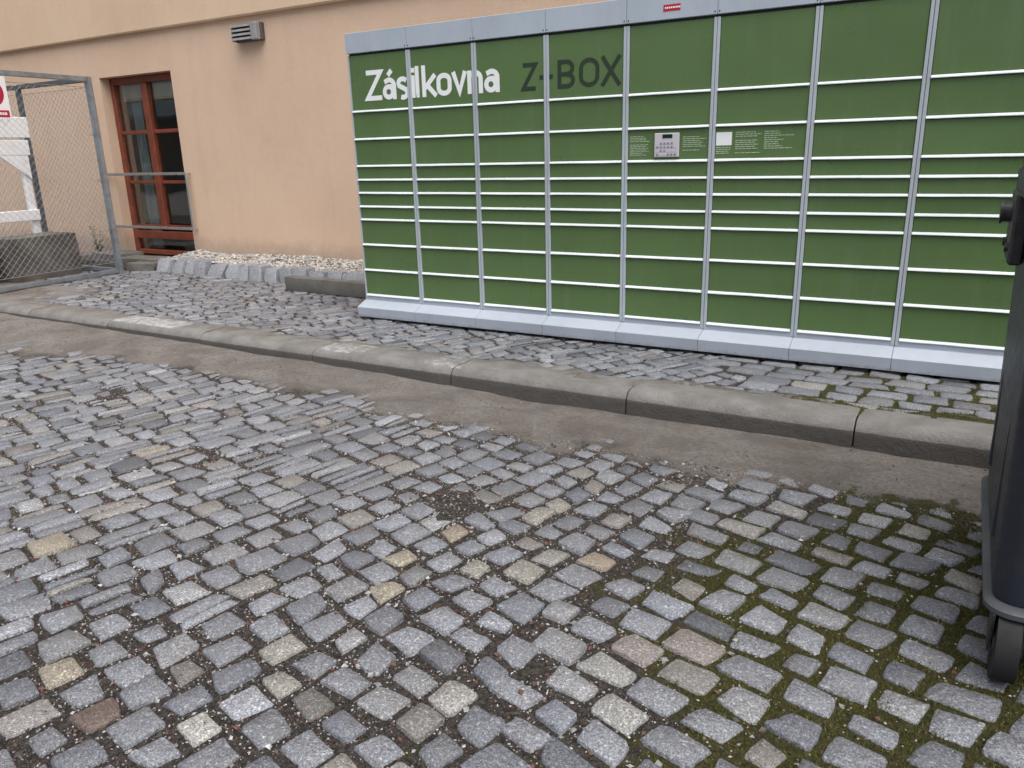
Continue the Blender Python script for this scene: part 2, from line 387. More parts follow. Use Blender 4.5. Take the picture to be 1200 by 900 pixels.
# road: courses at 77 degrees on the left and in the middle, rows at -14 degrees on the right
def bound(y): return 2.95 + .10 * math.sin(y * 3)
def jr(x, y): return .024 + .002 * float(sstep(1.2, 2.4, np.float64(x))) + .003 * float(sstep(2.6, 3.2, np.float64(x)))
def spl(x, y): return .50 * float(sstep(2.3, .9, np.float64(x)))
inroad = lambda x, y: -7 < x < 6 and -5.2 < y < -1.34 + .06 * vnoise(x, 0, 3, 77)
A = gen(R(76), (0, -2.5), (-7.5, 4.5), (-4.5, 3.5), (.110, .133), (.093, .137), jr, lambda x, y: inroad(x, y) and x < bound(y) + .02, spl, .05)
B = gen(R(-14), (3.5, -2.5), (-3.2, 3.2), (-1.5, 3.5), (.096, .120), (.106, .154), jr, lambda x, y: inroad(x, y) and x > bound(y) - .04, 0, .05, 4)
B = [b for b in B if all((b.x - a.x) ** 2 + (b.y - a.y) ** 2 > .088 ** 2 for a in A if abs(a.x - b.x) < .2)]
road_st = A + B
for s in road_st:   # a few stones sunk or missing where dirt has taken over
    pass
lay(road_st, road_top, lambda x, y: .25 * dust(x, y) + .22 * float(sstep(-2.1, -1.4, np.float64(y))), road, 300, TAN)
# pavement setts
inpave = lambda x, y: -6 < x < 6 and -.72 < y < 1.0 and not (x < -3.9 and y > .9)
jp = lambda x, y: .019 + .005 * float(sstep(2.5, 3.2, np.float64(x)))
pb = lambda y: 2.75 + .1 * math.sin(9 * y)
A2 = gen(R(62), (0, 0), (-6.5, 6.5), (-4, 4), (.085, .112), (.075, .13), jp, lambda x, y: inpave(x, y) and x < pb(y), .25, .06, 2)
B2 = gen(R(-3), (3.5, 0), (-1.2, 1.2), (-1.2, 3), (.10, .13), (.15, .22), jp, lambda x, y: inpave(x, y) and x > pb(y) - .02, 0, .03, 6)
B2 = [b for b in B2 if all((b.x - a.x) ** 2 + (b.y - a.y) ** 2 > .088 ** 2 for a in A2 if abs(a.x - b.x) < .2)]
pave_st = A2 + B2
lay(pave_st, pave_top, lambda x, y: .10 + .5 * pdust(x, y), pavement, 300, [])

# rasters of stone cover, so that chips and moss sit in the joints
GX0, GY0, GS = -1.0, -4.4, .006
cover = np.zeros((int(3.6 / GS), int(5.6 / GS)), bool)
for s in road_st:
    q = np.array(s.q); lo = q.min(0); hi = q.max(0)
    i0, i1 = int((lo[1] - GY0) / GS), int((hi[1] - GY0) / GS) + 1; j0, j1 = int((lo[0] - GX0) / GS), int((hi[0] - GX0) / GS) + 1
    if i0 < 0 or j0 < 0 or i1 >= cover.shape[0] or j1 >= cover.shape[1]: continue
    yy, xx = np.mgrid[i0:i1, j0:j1]; X = GX0 + xx * GS; Y = GY0 + yy * GS; ins = np.ones_like(X, bool)
    ar = sum(q[k][0] * q[(k + 1) % 4][1] - q[(k + 1) % 4][0] * q[k][1] for k in range(4)); sg = 1 if ar > 0 else -1
    for k in range(4):
        a, b = q[k], q[(k + 1) % 4]; ins &= sg * ((b[0] - a[0]) * (Y - a[1]) - (b[1] - a[1]) * (X - a[0])) > .002
    cover[i0:i1, j0:j1] |= ins
def covered(x, y):
    i, j = int((y - GY0) / GS), int((x - GX0) / GS)
    return 0 <= i < cover.shape[0] and 0 <= j < cover.shape[1] and cover[i, j]
OCT = [(1, 0, 0), (-1, 0, 0), (0, 1, 0), (0, -1, 0), (0, 0, 1), (0, 0, -1)]; OF = [(0, 2, 4), (2, 1, 4), (1, 3, 4), (3, 0, 4), (2, 0, 5), (1, 2, 5), (3, 1, 5), (0, 3, 5)]
def chips(name, pts, mat, parent):
    V, F, T = [], [], []
    for (x, y, z, r, c) in pts:
        m = Matrix.Rotation(random.random() * 6.28, 3, Vector((random.gauss(0, 1), random.gauss(0, 1), random.gauss(0, 1))).normalized()); b = len(V)
        sx, sy, sz = r * random.uniform(.7, 1.3), r * random.uniform(.7, 1.3), r * random.uniform(.5, .9)
        for p in OCT:
            v = m @ Vector((p[0] * sx, p[1] * sy, p[2] * sz)); V.append((x + v.x, y + v.y, z + v.z * .8)); T.append((*c, 1))
        F += [tuple(b + i for i in f) for f in OF]
    me = bpy.data.meshes.new(name); me.from_pydata(V, [], F)
    a = me.attributes.new('tint', 'FLOAT_COLOR', 'POINT'); a.data.foreach_set('color', np.array(T, 'f').ravel())
    return tag(link(name, me, mat, parent), kind='stuff')
def chipcol():
    k = random.random()
    if k < .38: v = random.uniform(.20, .42); return (v, v * .98, v * .95)
    if k < .62: v = random.uniform(.045, .12); return (v, v * .9, v * .8)
    if k < .70: v = random.uniform(.36, .60); return (v, v * .98, v * .95)
    if k < .90: return (.13, .075, .05)
    return (.17, .075, .06)
pts = []
while len(pts) < 52000:
    x = random.uniform(-.6, 4.3); y = random.uniform(-4.0, -1.5)
    pr = project(x, y, ROAD)
    if not pr or not (-60 < pr[0] < 1260 and pr[1] < 960): continue
    if covered(x, y): 
        if random.random() > .004: continue
    if random.random() < .80 * moss(x, y): continue
    r = random.uniform(.0016, .0042) if random.random() < .95 else random.uniform(.005, .010)
    pts.append((x, y, (road_top(x, y) + .004 if covered(x, y) else road_dirt(x, y) + r * .3), r, chipcol()))
for i in range(9000):
    x = random.uniform(-3.5, 4.2); y = random.uniform(-1.75, -.98); d_ = dust(x, y)
    if d_ < .3 or fbm(x, y, 3, 45) + .35 < random.random(): continue
    r = random.uniform(.0012, .0032) if random.random() < .93 else random.uniform(.004, .008); v = random.uniform(.09, .34); pts.append((x, y, road_dirt(x, y) + r * .2, r, (v, v * .92, v * .84)))
gc = chips('gravel_chips', pts, M['pebble'], None)
tag(gc, 'fine grey and brown gravel chips lying between the road setts', 'gravel')
# moss: tiny upright leaflets
V, F, T = [], [], []
cnt = 0
while cnt < 60000:
    if random.random() < .86: x = random.uniform(2.3, 4.3); y = random.uniform(-3.6, -1.5); mo = moss(x, y); z0 = None
    else: x = random.uniform(2.8, 4.1); y = random.uniform(-.72, -.11); mo = pmoss(x, y); z0 = 1
    if z0 is None and (covered(x, y)): continue
    if mo + .55 * fbm(x, y, 7, 41) < .45 + .35 * random.random(): continue
    zb = road_dirt(x, y) if z0 is None else pave_dirt(x, y)
    h = random.uniform(.004, .009); a = random.random() * 6.28; wd = random.uniform(.0012, .0024); lx, ly = random.gauss(0, .003), random.gauss(0, .003); b = len(V)
    V += [(x + wd * math.cos(a), y + wd * math.sin(a), zb - .001), (x - wd * math.cos(a), y - wd * math.sin(a), zb - .001), (x + lx, y + ly, zb + h)]
    F.append((b, b + 1, b + 2)); k = random.random() * .5 + .5 * max(0, min(1, .5 + fbm(x, y, 6, 43)))
    c_ = (.040 + .110 * k, .044 + .115 * k, .009 + .016 * k) if random.random() < .8 else (.09, .06, .025)
    T += [(*c_, 1)] * 3; cnt += 1
me = bpy.data.meshes.new('moss'); me.from_pydata(V, [], F)
a = me.attributes.new('tint', 'FLOAT_COLOR', 'POINT'); a.data.foreach_set('color', np.array(T, 'f').ravel())
tag(link('moss', me, M['moss']), 'olive green moss growing in the joints near the dark bin', 'moss', kind='stuff')

# ------------------------------------------------------------------ kerb
KF, KB = -.965, -.735
def kerb_prof():
    r = .062; pts = [(KB, -.20), (KB, -.004), (KB - .006, .002)]
    for k in range(9):
        t = math.pi / 2 * k / 8; pts.append((KF + r - r * math.sin(t), .004 - r + r * math.cos(t)))
    pts += [(KF - .004, -.20)]
    return pts
me = bpy.data.meshes.new('kerb'); me.from_pydata([(-12, -.94, -.05), (8, -.94, -.05), (8, -.75, -.05), (-12, -.75, -.05), (-12, -.94, -.2), (8, -.94, -.2)], [], [(0, 1, 2, 3), (4, 5, 1, 0)])
kerb = tag(link('kerb', me, M['dirt']), kind='structure')
jts = [-1.71 + 1.03 * i for i in range(-7, 8)]
LIME = [(-1.70, -.95, .66), (.37, .72, .56), (1.16, 1.45, .50), (-.3, -.1, .25)]
for a, b in zip(jts[:-1], jts[1:]):
    pr = kerb_prof(); nx = 26; V, F, L = [], [], []; npf = len(pr); oy = random.gauss(0, .003); oz = random.gauss(0, .002)
    for i in range(nx + 1):
        x = a + .0035 + (b - a - .007) * i / nx; ed = .004 if i in (0, nx) else 0
        for (y, z) in pr:
            zz = z + oz + (.0018 * fbm(x, y, 9, 51) if z > -.1 else 0); V.append((x, y + oy + ed * (1 if y < -.85 else -1) + (.0018 * fbm(x, z, 9, 52)), zz - ed))
            f_ = 0
            if y > -.97:
                for la, lb, k in LIME:
                    f_ = max(f_, k * float(sstep(la - .05, la + .03, np.float64(x)) * sstep(lb + .05, lb - .05, np.float64(x))) * (1.0 if y > -.93 else .45 if z > -.04 else .0))
            L.append(f_)
    for i in range(nx):
        for k in range(npf - 1): F.append((i * npf + k, i * npf + k + 1, (i + 1) * npf + k + 1, (i + 1) * npf + k))
    F.append(tuple(range(npf))); F.append(tuple(nx * npf + k for k in reversed(range(npf))))
    me = bpy.data.meshes.new('kerb_stone'); me.from_pydata(V, [], F); at = me.attributes.new('lime', 'FLOAT', 'POINT'); at.data.foreach_set('value', np.array(L, 'f'))
    bm = bmesh.new(); bm.from_mesh(me); bmesh.ops.recalc_face_normals(bm, faces=bm.faces[:]); bm.to_mesh(me); bm.free()
    me.polygons.foreach_set('use_smooth', [True] * len(me.polygons)); me.set_sharp_from_angle(angle=R(50))
    link('kerb_stone', me, M['kerb'], kerb)

# ------------------------------------------------------------------ building
WY = 1.60; WX0, WX1, WZ0, WZ1 = -5.12, -3.87, .02, 2.06; FY = 1.715
bld = tag(empty('building', (-3, WY, 0)), 'peach rendered building with a tall red framed window behind the green locker', 'building')
m = MB()
m.box(-12, WX0, WY, WY + .4, -.2, 2.47); m.box(WX1, 9, WY, WY + .4, -.2, 2.47); m.box(WX0, WX1, WY, WY + .4, WZ1, 2.47); m.box(WX0, WX1, WY, WY + .4, -.2, WZ0)
m.build('wall', M['wall'], bld)
m = MB(); m.prism([(WY - .055, 2.484), (WY - .045, 2.470), (WY + .4, 2.470), (WY + .4, 6.5), (WY - .055, 6.5)], 'x', -12, 9); m.build('upper_wall', M['upper'], bld)
m = MB(); m.prism([(WY - .5, 6.5), (WY + 5, 9.2), (WY + 9, 6.5)], 'x', -12.4, 9.4); m.build('roof', M['brown_wood'], bld)
m = MB(); m.box(-6.8, -2.6, 4.6, 4.65, -.2, 2.46); m.box(-6.85, -6.8, 2.0, 4.6, -.2, 2.46); m.box(-2.6, -2.55, 2.0, 4.6, -.2, 2.46); m.box(-6.8, -2.6, 2.0, 4.6, -.2, -.1); m.box(-6.8, -2.6, 2.0, 4.6, 2.40, 2.45); m.build('room', M['room'], bld)
m = MB(); m.box(-12, -11.9, 2.0, 9, -.2, 6.5); m.box(8.9, 9, 2.0, 9, -.2, 6.5); m.box(-12, 9, 9.9, 10, -.2, 6.5); m.build('rear_wall', M['wall'], bld)
# window: frame bars and panes are sub-parts of the window
win = MB()
fx0, fx1 = WX0 + .002, WX1 - .002
win.box(fx0, fx0 + .07, FY, FY + .09, WZ0 + .03, WZ1 - .002, .006); win.box(fx1 - .07, fx1, FY, FY + .09, WZ0 + .03, WZ1 - .002, .006); win.box(fx0 + .07, fx1 - .07, FY + .001, FY + .089, WZ1 - .075, WZ1 - .003, .006)
win.box(fx0 + .07, fx1 - .07, FY + .001, FY + .089, WZ0 + .03, WZ0 + .08, .006)
win = win.build('window', M['wood'], bld)
mx = (fx0 + fx1) / 2 - .01
sub(MB().box(mx - .052, mx + .052, FY - .012, FY + .07, .36, WZ1 - .075, .008), 'mullion', M['wood'], win)
for z0, z1, d in ((1.435, 1.475, 0), (.875, .910, 0), (.36, .40, .006), (.235, .325, -.012)):
    sub(MB().box(fx0 + .07, fx1 - .07, FY + .012 + d, FY + .06, z0, z1, .004), 'glazing_bar', M['wood'], win)
lx = [(fx0 + .072, mx - .054), (mx + .054, fx1 - .072)]
for i, (a, b) in enumerate(lx):
    for z0, z1 in ((1.476, WZ1 - .077), (.911, 1.434), (.401, .874)):
        o = sub(MB().box(a, b, FY + .034, FY + .040, z0, z1), 'pane', M['glass'], win)
sub(MB().box(fx0 + .072, fx1 - .072, FY + .034, FY + .040, WZ0 + .082, .234), 'pane', M['glass'], win)
# curtain and blind inside
V, F = [], []
for i in range(41):
    t = i / 40; x = fx0 + .13 + .22 * t; y = FY + .16 + .018 * math.sin(t * 30)
    V += [(x, y, .10), (x + .02 * math.sin(t * 5), y, 2.02)]
F = [(2 * i, 2 * i + 2, 2 * i + 3, 2 * i + 1) for i in range(40)]
me = bpy.data.meshes.new('curtain'); me.from_pydata(V, [], F); me.polygons.foreach_set('use_smooth', [True] * len(F)); o = link('curtain', me, M['curtain'], bld); o.matrix_parent_inverse = WM(bld).inverted()
m = MB(); m.tube((fx0 + .10, FY + .105, 1.955), (fx1 - .08, FY + .105, 1.955), .025, 12); m.box(fx0 + .11, fx1 - .09, FY + .080, FY + .084, 1.80, 1.955); m.build('blind', M['blind'], bld)
# railing in front of the window
rail = MB(); RY = WY - .055
rail.box(-5.25, -3.765, RY - .008, RY + .008, .975, 1.005, .003); rail = rail.build('railing', M['steel'], bld)
sub(MB().box(-5.25, -3.795, RY - .0082, RY + .0082, .372, .402, .003), 'bar', M['steel'], rail)
sub(MB().box(-3.795, -3.765, RY - .0085, RY + .0085, .372, .974, .003), 'bar', M['steel'], rail)
for x in (-5.22, -3.78):
    for z in (.387, .99): sub(MB().tube((x, RY + .008, z), (x, WY + .01, z), .008, 8), 'bracket', M['steel'], rail)

# wall lamp (louvred)
L0 = empty('wall_lamp', (-2.59, WY, 2.31)); tag(L0, 'small grey louvred bulkhead lamp high on the peach wall', 'lamp')
MB().box(-2.775, -2.405, WY - .045, WY + .002, 2.235, 2.398, .008).build('back_box', M['lamp_dark'], L0)
MB().box(-2.765, -2.755, WY - .10, WY - .045, 2.24, 2.393, .002).build('side_plate', M['lamp'], L0)
MB().box(-2.50, -2.42, WY - .10, WY - .045, 2.24, 2.393, .004).build('side_plate', M['lamp'], L0)
for k in range(4):
    z = 2.245 + k * .0385; mb = MB(); mb.prism([(WY - .046, z + .014), (WY - .046, z + .034), (WY - .104, z + .022), (WY - .108, z + .002), (WY - .100, z + .000)], 'x', -2.754, -2.501); mb.build('louvre', M['lamp'], L0)

# ------------------------------------------------------------------ parcel locker
lk = tag(empty('parcel_locker', (2.0, .3, 0)), 'long green parcel locker wall with grey frame and white lettering', 'parcel locker')
ZR = [1.776, 1.418, 1.238, 1.060, .968, .879, .786, .696, .520, .339, .157]
NC = 8; CW = .5; XL, XR = -.004, NC * CW + .004
MB().box(XL, XR, .012, .60, .03, 1.76).build('cabinet', M['grey'], lk)
MB().box(XL + .01, XR - .01, .002, .0118, .12, 1.785).build('backing', M['dark'], lk)
m = MB()
PW = .017
for k in range(NC + 1):
    x = k * CW
    a = x - PW if k else XL; b = x + PW if k < NC else XR
    if k in (0, NC):
        MB().box(a if k else XL, a + .010 if k == 0 else b, -.010, .0117, .125, 1.774, .0015).build('post', M['grey'], lk) if k == 0 else MB().box(b - .012, b, -.010, .0117, .125, 1.774, .0015).build('post', M['grey'], lk)
    else:
        MB().box(a, x - .0012, -.010, .0117, .125, 1.774, .0015).build('post', M['grey'], lk); MB().box(x + .0012, b, -.010, .0117, .125, 1.774, .0015).build('post', M['grey'], lk)
for k in range(NC):
    x0 = k * CW + (PW + .002 if k else .008); x1 = (k + 1) * CW - (PW + .002 if k < NC - 1 else .010)
    for r in range(10):
        zt, zb = ZR[r] - (.0085 if r else .004), ZR[r + 1] + .0095
        # each door hangs a hair out of true
        t1, t2 = (random.gauss(0, .0007), random.gauss(0, .0006)) if r or k > 3 else (0, 0)
        b = bmesh.new(); bmesh.ops.create_cube(b, size=1)
        for v in b.verts:
            sx, sy, sz = v.co.x + .5, v.co.y + .5, v.co.z + .5
            v.co = Vector((x0 + sx * (x1 - x0), -.0025 + sy * .012 + (t1 * (sx - .5) * 2 + t2 * (sz - .5) * 2 if sy < .5 else 0), zb + sz * (zt - zb)))
        bmesh.ops.bevel(b, geom=b.edges[:], offset=.0022, segments=1, affect='EDGES')
        mb = MB(); mb.merge(b); mb.build('door', M['green'], lk)
    # bright folded edge between doors
    for r in range(1, 11):
        z = ZR[r]; mb = MB(); bm = mb.bm; prev = None; NS = 9
        for q in range(NS + 1):
            x = x0 + (x1 - x0) * q / NS; e = .0012 * vnoise(x, z * 7 + r, 5, 101); e2 = .0016 * vnoise(x, z * 9 + r, 6, 102); e3 = .0012 * vnoise(x, z * 5 + r, 7, 103)
            cur = [bm.verts.new((x, yy, zz)) for yy, zz in ((.010, z + .0090), (-.002 + e, z + .0086), (-.0165 + e, z - .0005 + e2), (-.0170 + e, z - .0042 + e2 + e3), (-.006, z - .0058), (.010, z - .0058))]
            if prev:
                for t in range(6): bm.faces.new((prev[t], prev[(t + 1) % 6], cur[(t + 1) % 6], cur[t]))
            else: bm.faces.new(cur[::-1])
            prev = cur
        bm.faces.new(prev); mb.build('door_edge', M['lip'], lk)
    # header panel and plinth panel
    a = XL - .004 if k == 0 else k * CW + .0012; b = XR + .004 if k == NC - 1 else (k + 1) * CW - .0012
    MB().box(a, b, -.016, .612, 1.786, 1.912 + (0 if k < 4 else .0), .002).build('header_panel', M['header'], lk)
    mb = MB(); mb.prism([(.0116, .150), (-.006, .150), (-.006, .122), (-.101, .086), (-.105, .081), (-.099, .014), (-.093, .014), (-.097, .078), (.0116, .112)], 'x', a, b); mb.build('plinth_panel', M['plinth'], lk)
for xa, xb in ((XL - .004, XL - .001), (XR + .001, XR + .004)):
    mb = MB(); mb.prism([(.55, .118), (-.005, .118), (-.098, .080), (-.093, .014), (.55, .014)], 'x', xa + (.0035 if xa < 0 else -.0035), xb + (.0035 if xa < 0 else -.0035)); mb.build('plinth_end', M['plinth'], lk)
MB().box(XL + .03, XR - .03, -.01, .58, -.03, .029).build('foot_rail', M['dark'], lk)
for k in range(1, NC):
    for dx in (-.012, .012): MB().tube((k * CW + dx, -.0185, 1.80), (k * CW + dx, -.0158, 1.80), .0035, 8).build('screw', M['dark'], lk)
def arc(cx, cz, rx, rz, a0, a1, n_=14): return [(cx + rx * math.cos(R(a0 + (a1 - a0) * t / n_)), cz + rz * math.sin(R(a0 + (a1 - a0) * t / n_))) for t in range(n_ + 1)]
def letter(strokes, x0, x1, z0, hw, mat, y=-.0040):
    """strokes: polylines in metres above the baseline, x from 0 to 1 across the letter; drawn with stroke width 2*hw"""
    mb = MB(); bm = mb.bm; W_ = x1 - x0 - 2 * hw
    for si, st in enumerate(strokes):
        closed = st[0] == 'c'; P = [Vector((x0 + hw + p[0] * W_, z0 + p[1])) for p in (st[1] if closed else st)]; n_ = len(P); Lf, Rt = [], []
        for i in range(n_):
            a = P[i - 1] if (i or closed) else None; b = P[(i + 1) % n_] if (i < n_ - 1 or closed) else None
            d1 = (P[i] - a).normalized() if a is not None else None; d2 = (b - P[i]).normalized() if b is not None else None
            d1 = d1 or d2; d2 = d2 or d1; t = (d1 + d2).normalized(); nn = Vector((-t.y, t.x)); k = hw / max(.45, nn.dot(Vector((-d1.y, d1.x))))
            Lf.append(P[i] + nn * k); Rt.append(P[i] - nn * k)
        yy = y - .00012 * si
        V_ = [[bm.verts.new((p.x, q, p.y)) for p in (l, r_) for q in (yy, yy + .0012)] for l, r_ in zip(Lf, Rt)]
        for i in range(n_ if closed else n_ - 1):
            p, q = V_[i], V_[(i + 1) % n_]
            for (j, k) in ((0, 2), (2, 3), (3, 1), (1, 0)): bm.faces.new((p[j], q[j], q[k], p[k]))
        if not closed:
            for p in (V_[0], V_[-1]): bm.faces.new((p[0], p[1], p[3], p[2]))
    return mb.build('letter', mat, lk)
h = .0150; H = .190 - h; X = .136 - h
oval = lambda z0, z1, sq=.30: ('c', arc(.5, z1 - (z1 - z0) * sq, .5, (z1 - z0) * sq, 0, 180) + arc(.5, z0 + (z1 - z0) * sq, .5, (z1 - z0) * sq, 180, 360))
ga = [[(.04, X * .90)] + arc(.5, X * .70, .5, X * .30, 105, 0, 10) + [(1, 0)], ('c', arc(.42, X * .33 + h * .5, .42, X * .33 - h * .5, 0, 360, 22)[:-1]), [(.42, X * .66), (1, X * .66)]]
gs = [[(.95, X * .90)] + arc(.5, X * .80, .5, X * .20, 60, 180, 8) + arc(.5, X * .60, .5, X * .06, 200, 270, 4)[0:0] + [(.08, X * .66), (.85, X * .46), (1, X * .30)] + arc(.5, X * .27, .5, X * .27 - h * .0 - .008, -5, -120, 8)]
GL = 1.4830
for st, a, b in (([[(-.02, H), (1, H), (.0, h), (1.02, h)]], .130, .280),
                 (ga + [[(.42, X + .028), (.80, X + .058)]], .276, .388), (gs, .394, .492),
                 ([[(.5, 0), (.5, X + h)], [(.5, X + .032), (.5, X + .060)]], .512, .542),
                 ([[(.0, H + h), (.0, h * 2.4), (.25, h), (1, h)]], .546, .590),
                 ([[(0, 0), (0, H + h)], [(.06, X * .42), (.95, X + h * .6)], [(.30, X * .56), (1.0, h * .2)]], .598, .722),
                 ([oval(h, X)], .712, .827), ([[(-.03, X + h), (.5, h * 1.2), (1.03, X + h)]], .829, .943),
                 ([[(0, 0), (0, X + h)], [(0, X * .78)] + arc(.5, X * .72, .5, X * .28, 150, 0, 10) + [(1, 0)]], .946, 1.058), (ga, 1.068, 1.178)):
    letter(st, a, b, GL, h, M['letter_white'])
h = .0118; H = .156 - h
for st, a, b in (([[(0, H), (1, H), (0, h), (1, h)]], 1.330, 1.438), ([[(-.1, .070), (1.1, .070)]], 1.448, 1.545),
                 ([[(0, 0), (0, H + h)], [(0, H), (.55, H)] + arc(.55, H * .76 + h * .12, .40, H * .24 - h * .12, 90, -90, 8)[1:-1] + [(.55, H * .52 + h * .24), (0, H * .52 + h * .24)], [(.5, H * .52 + h * .24)] + arc(.55, H * .26 + h * .62, .45, H * .26 - h * .38, 90, -90, 8)[1:] + [(0, h)]], 1.572, 1.684),
                 ([oval(h, H, .33)], 1.710, 1.836), ([[(0, -.0), (1, H + h)], [(0, H + h), (1, 0)]], 1.842, 1.972)):
    letter(st, a, b, 1.4775, h, M['letter_dark'])
# control panel
cp = MB().box(2.178, 2.320, -.016, -.003, 1.082, 1.210, .003).build('control_panel', M['pad'], lk)
sub(MB().box(2.225, 2.282, -.0185, -.0162, 1.183, 1.203, .0008), 'screen', M['screen'], cp)
for r in range(4):
    for c_ in range(6):
        if (r, c_) in ((0, 0), (0, 5)): continue
        sub(MB().box(2.191 + c_ * .0205, 2.191 + c_ * .0205 + .0125, -.0180, -.0162, 1.160 - r * .020 - .010, 1.160 - r * .020), 'key', M['key'] if random.random() < .8 else M['pad'], cp)
def textlines(x0, x1, z0, z1, n_, parent, rag=.4):
    m = MB()
    for i in range(n_):
        if random.random() < .12: continue
        z = z1 - (z1 - z0) * i / n_; e = x1 - (x1 - x0) * rag * random.random(); x = x0
        while x < e:
            l = random.uniform(.008, .028); m.box(x, min(e, x + l), -.0034, -.0026, z - .0036, z); x += l + .004
    tag(m.build('fine_print', M['mark'], parent), kind='stuff')
textlines(2.03, 2.150, 1.088, 1.198, 12, lk, .45); textlines(2.338, 2.470, 1.098, 1.198, 10, lk, .45)
textlines(2.625, 2.765, 1.088, 1.203, 11, lk, .35); textlines(2.775, 2.925, 1.108, 1.203, 9, lk, .6); textlines(2.522, 2.605, 1.088, 1.128, 4, lk, .2)
MB().box(2.522, 2.606, -.0046, -.0028, 1.136, 1.204, .0006).build('blank_sticker', M['letter_white'], lk)
st_ = MB().box(2.209, 2.303, -.0175, -.0155, 1.825, 1.858, .0005).build('red_sticker', M['red'], lk)
m = MB(); x = 2.218
while x < 2.293:
    l = random.uniform(.006, .013); m.box(x, x + l, -.0182, -.0176, 1.838, 1.846); x += l + .003
sub(m, 'print', M['letter_white'], st_)

# ------------------------------------------------------------------ border stones, gravel, beam, slabs along the wall
edge = tag(empty('stone_edging', (-2, 1.0, 0)), 'row of tilted grey granite setts edging the gravel below the peach wall', 'edging')
bj = [-3.72, -3.50, -3.30, -3.10, -2.90, -2.66, -2.43, -2.25, -2.05, -1.86, -1.67, -1.46, -1.26, -1.06, -.86, -.66, -.46, -.26, -.06]
for a, b in zip(bj[:-1], bj[1:]):
    t = (a + 3.7) / 3.7; y0 = .93 - .10 * t + random.gauss(0, .020); lean = .10 + random.gauss(0, .02); h = .135 + random.gauss(0, .008); sk = -.05 + random.gauss(0, .015)
    g = .019; bb = bmesh.new(); bmesh.ops.create_cube(bb, size=1); bmesh.ops.subdivide_edges(bb, edges=bb.edges[:], cuts=1, use_grid_fill=True)
    for v in bb.verts:
        sx, sy, sz = v.co.x + .5, v.co.y + .5, v.co.z + .5
        x = a + g + sx * (b - a - 2 * g) + sk * sz + .012 * (vnoise(a * 9 + sx * 3, sz * 3 + sy, 1.1, 61)); rnd = .016 * (abs(sx - .5) * 2) ** 2
        z = -.05 + sz * (h + .05) - (rnd if sz > .9 else 0); y = y0 + lean * max(0, z) / h + sy * .14 + (rnd if sy < .1 else 0) + .014 * vnoise(a * 7 + sx * 2, sz * 2, 1.3, 62)
        v.co = Vector((x, y, z))
    mb = MB(); mb.merge(bb); o = mb.build('sett', M['stone'], edge, True); me = o.data
    nvt = len(me.vertices); vv_ = random.uniform(.95, 1.3); c_ = tuple(q * vv_ for q in (.30, .31, .325))
    at = me.attributes.new('tint', 'FLOAT_COLOR', 'POINT'); at.data.foreach_set('color', np.array([(*c_, 1)] * nvt, 'f').ravel()); at = me.attributes.new('dust', 'FLOAT', 'POINT'); at.data.foreach_set('value', np.array([.18] * nvt, 'f'))
def grav_z(x, y): return .105 + .018 * fbm(x, y, 3, 71) + .02 * float(sstep(1.2, 1.55, np.float64(y)))
xs = list(np.arange(-3.8, .02, .06)); ys = list(np.arange(1.06, 1.61, .05)); V = [(x, y, grav_z(x, y)) for y in ys for x in xs]; nx = len(xs)
V0 = len(V); F = [(j * nx + i, j * nx + i + 1, (j + 1) * nx + i + 1, (j + 1) * nx + i) for j in range(len(ys) - 1) for i in range(nx - 1)]
me = bpy.data.meshes.new('gravel_bed'); me.from_pydata(V, [], F); a = me.attributes.new('mask', 'FLOAT_VECTOR', 'POINT'); a.data.foreach_set('vector', np.array([(0, 1, 0)] * V0, 'f').ravel())
tag(link('gravel_bed', me, M['dirt']), kind='structure')
pts = []
for i in range(4200):
    x = random.uniform(-3.8, 0); y = random.uniform(1.05, 1.6); r = random.uniform(.009, .022); k = random.random(); v = random.uniform(.42, .80)
    c_ = (v, v * .93, v * .82) if k < .6 else (v * .75, v * .75, v * .77) if k < .9 else (v * .6, v * .45, v * .33)
    pts.append((x, y, grav_z(x, y) + r * .4, r, c_))
tag(chips('wall_gravel', pts, M['pebble'], None), 'pale beige gravel strip along the foot of the peach wall', 'gravel')
bm_ = empty('concrete_beam', (-.95, .6, 0)); tag(bm_, 'loose grey concrete kerb beam lying beside the locker', 'beam')
mb = MB(); mb.box(-.70, .70, -.05, .05, 0, .125, .008, 2); o = mb.build('beam_body', M['concrete'], None, True)
o.parent = bm_; bm_.location = (-.72, .60, .0); bm_.rotation_euler = (0, 0, R(-1.5))
bm_.name = 'old_empty'; o.parent = None; o.location = (-.72, .60, 0); o.rotation_euler = (0, 0, R(-1.5)); bpy.data.objects.remove(bm_); o.name = 'concrete_beam'
tag(o, 'loose grey concrete beam lying on the setts at the left end of the locker', 'beam')
def slab(x, y, sx, sy, z, h, rz, label):
    bb = bmesh.new(); bmesh.ops.create_cube(bb, size=1); bmesh.ops.subdivide_edges(bb, edges=bb.edges[:], cuts=2, use_grid_fill=True)
    for v in bb.verts: v.co = Vector((v.co.x * sx + .025 * vnoise(v.co.y * 3 + x, v.co.z * 2, 1.3, 81), v.co.y * sy + .025 * vnoise(v.co.x * 3 + y, v.co.z, 1.3, 82), (v.co.z + .5) * h + .012 * vnoise(v.co.x * 3, v.co.y * 3 + x, 1.2, 83)))
    mb = MB(); mb.merge(bb); o = mb.build('stone_slab', M['concrete'], None, True); o.location = (x, y, z); o.rotation_euler = (0, 0, rz); tag(o, label, 'slab'); return o
slab(-4.25, 1.22, .62, .30, -.02, .11, .1, 'rough grey stone slab lying under the red framed window')
slab(-4.92, 1.32, .55, .34, -.02, .13, -.12, 'rough stone slab left of the window, behind the fence corner post')
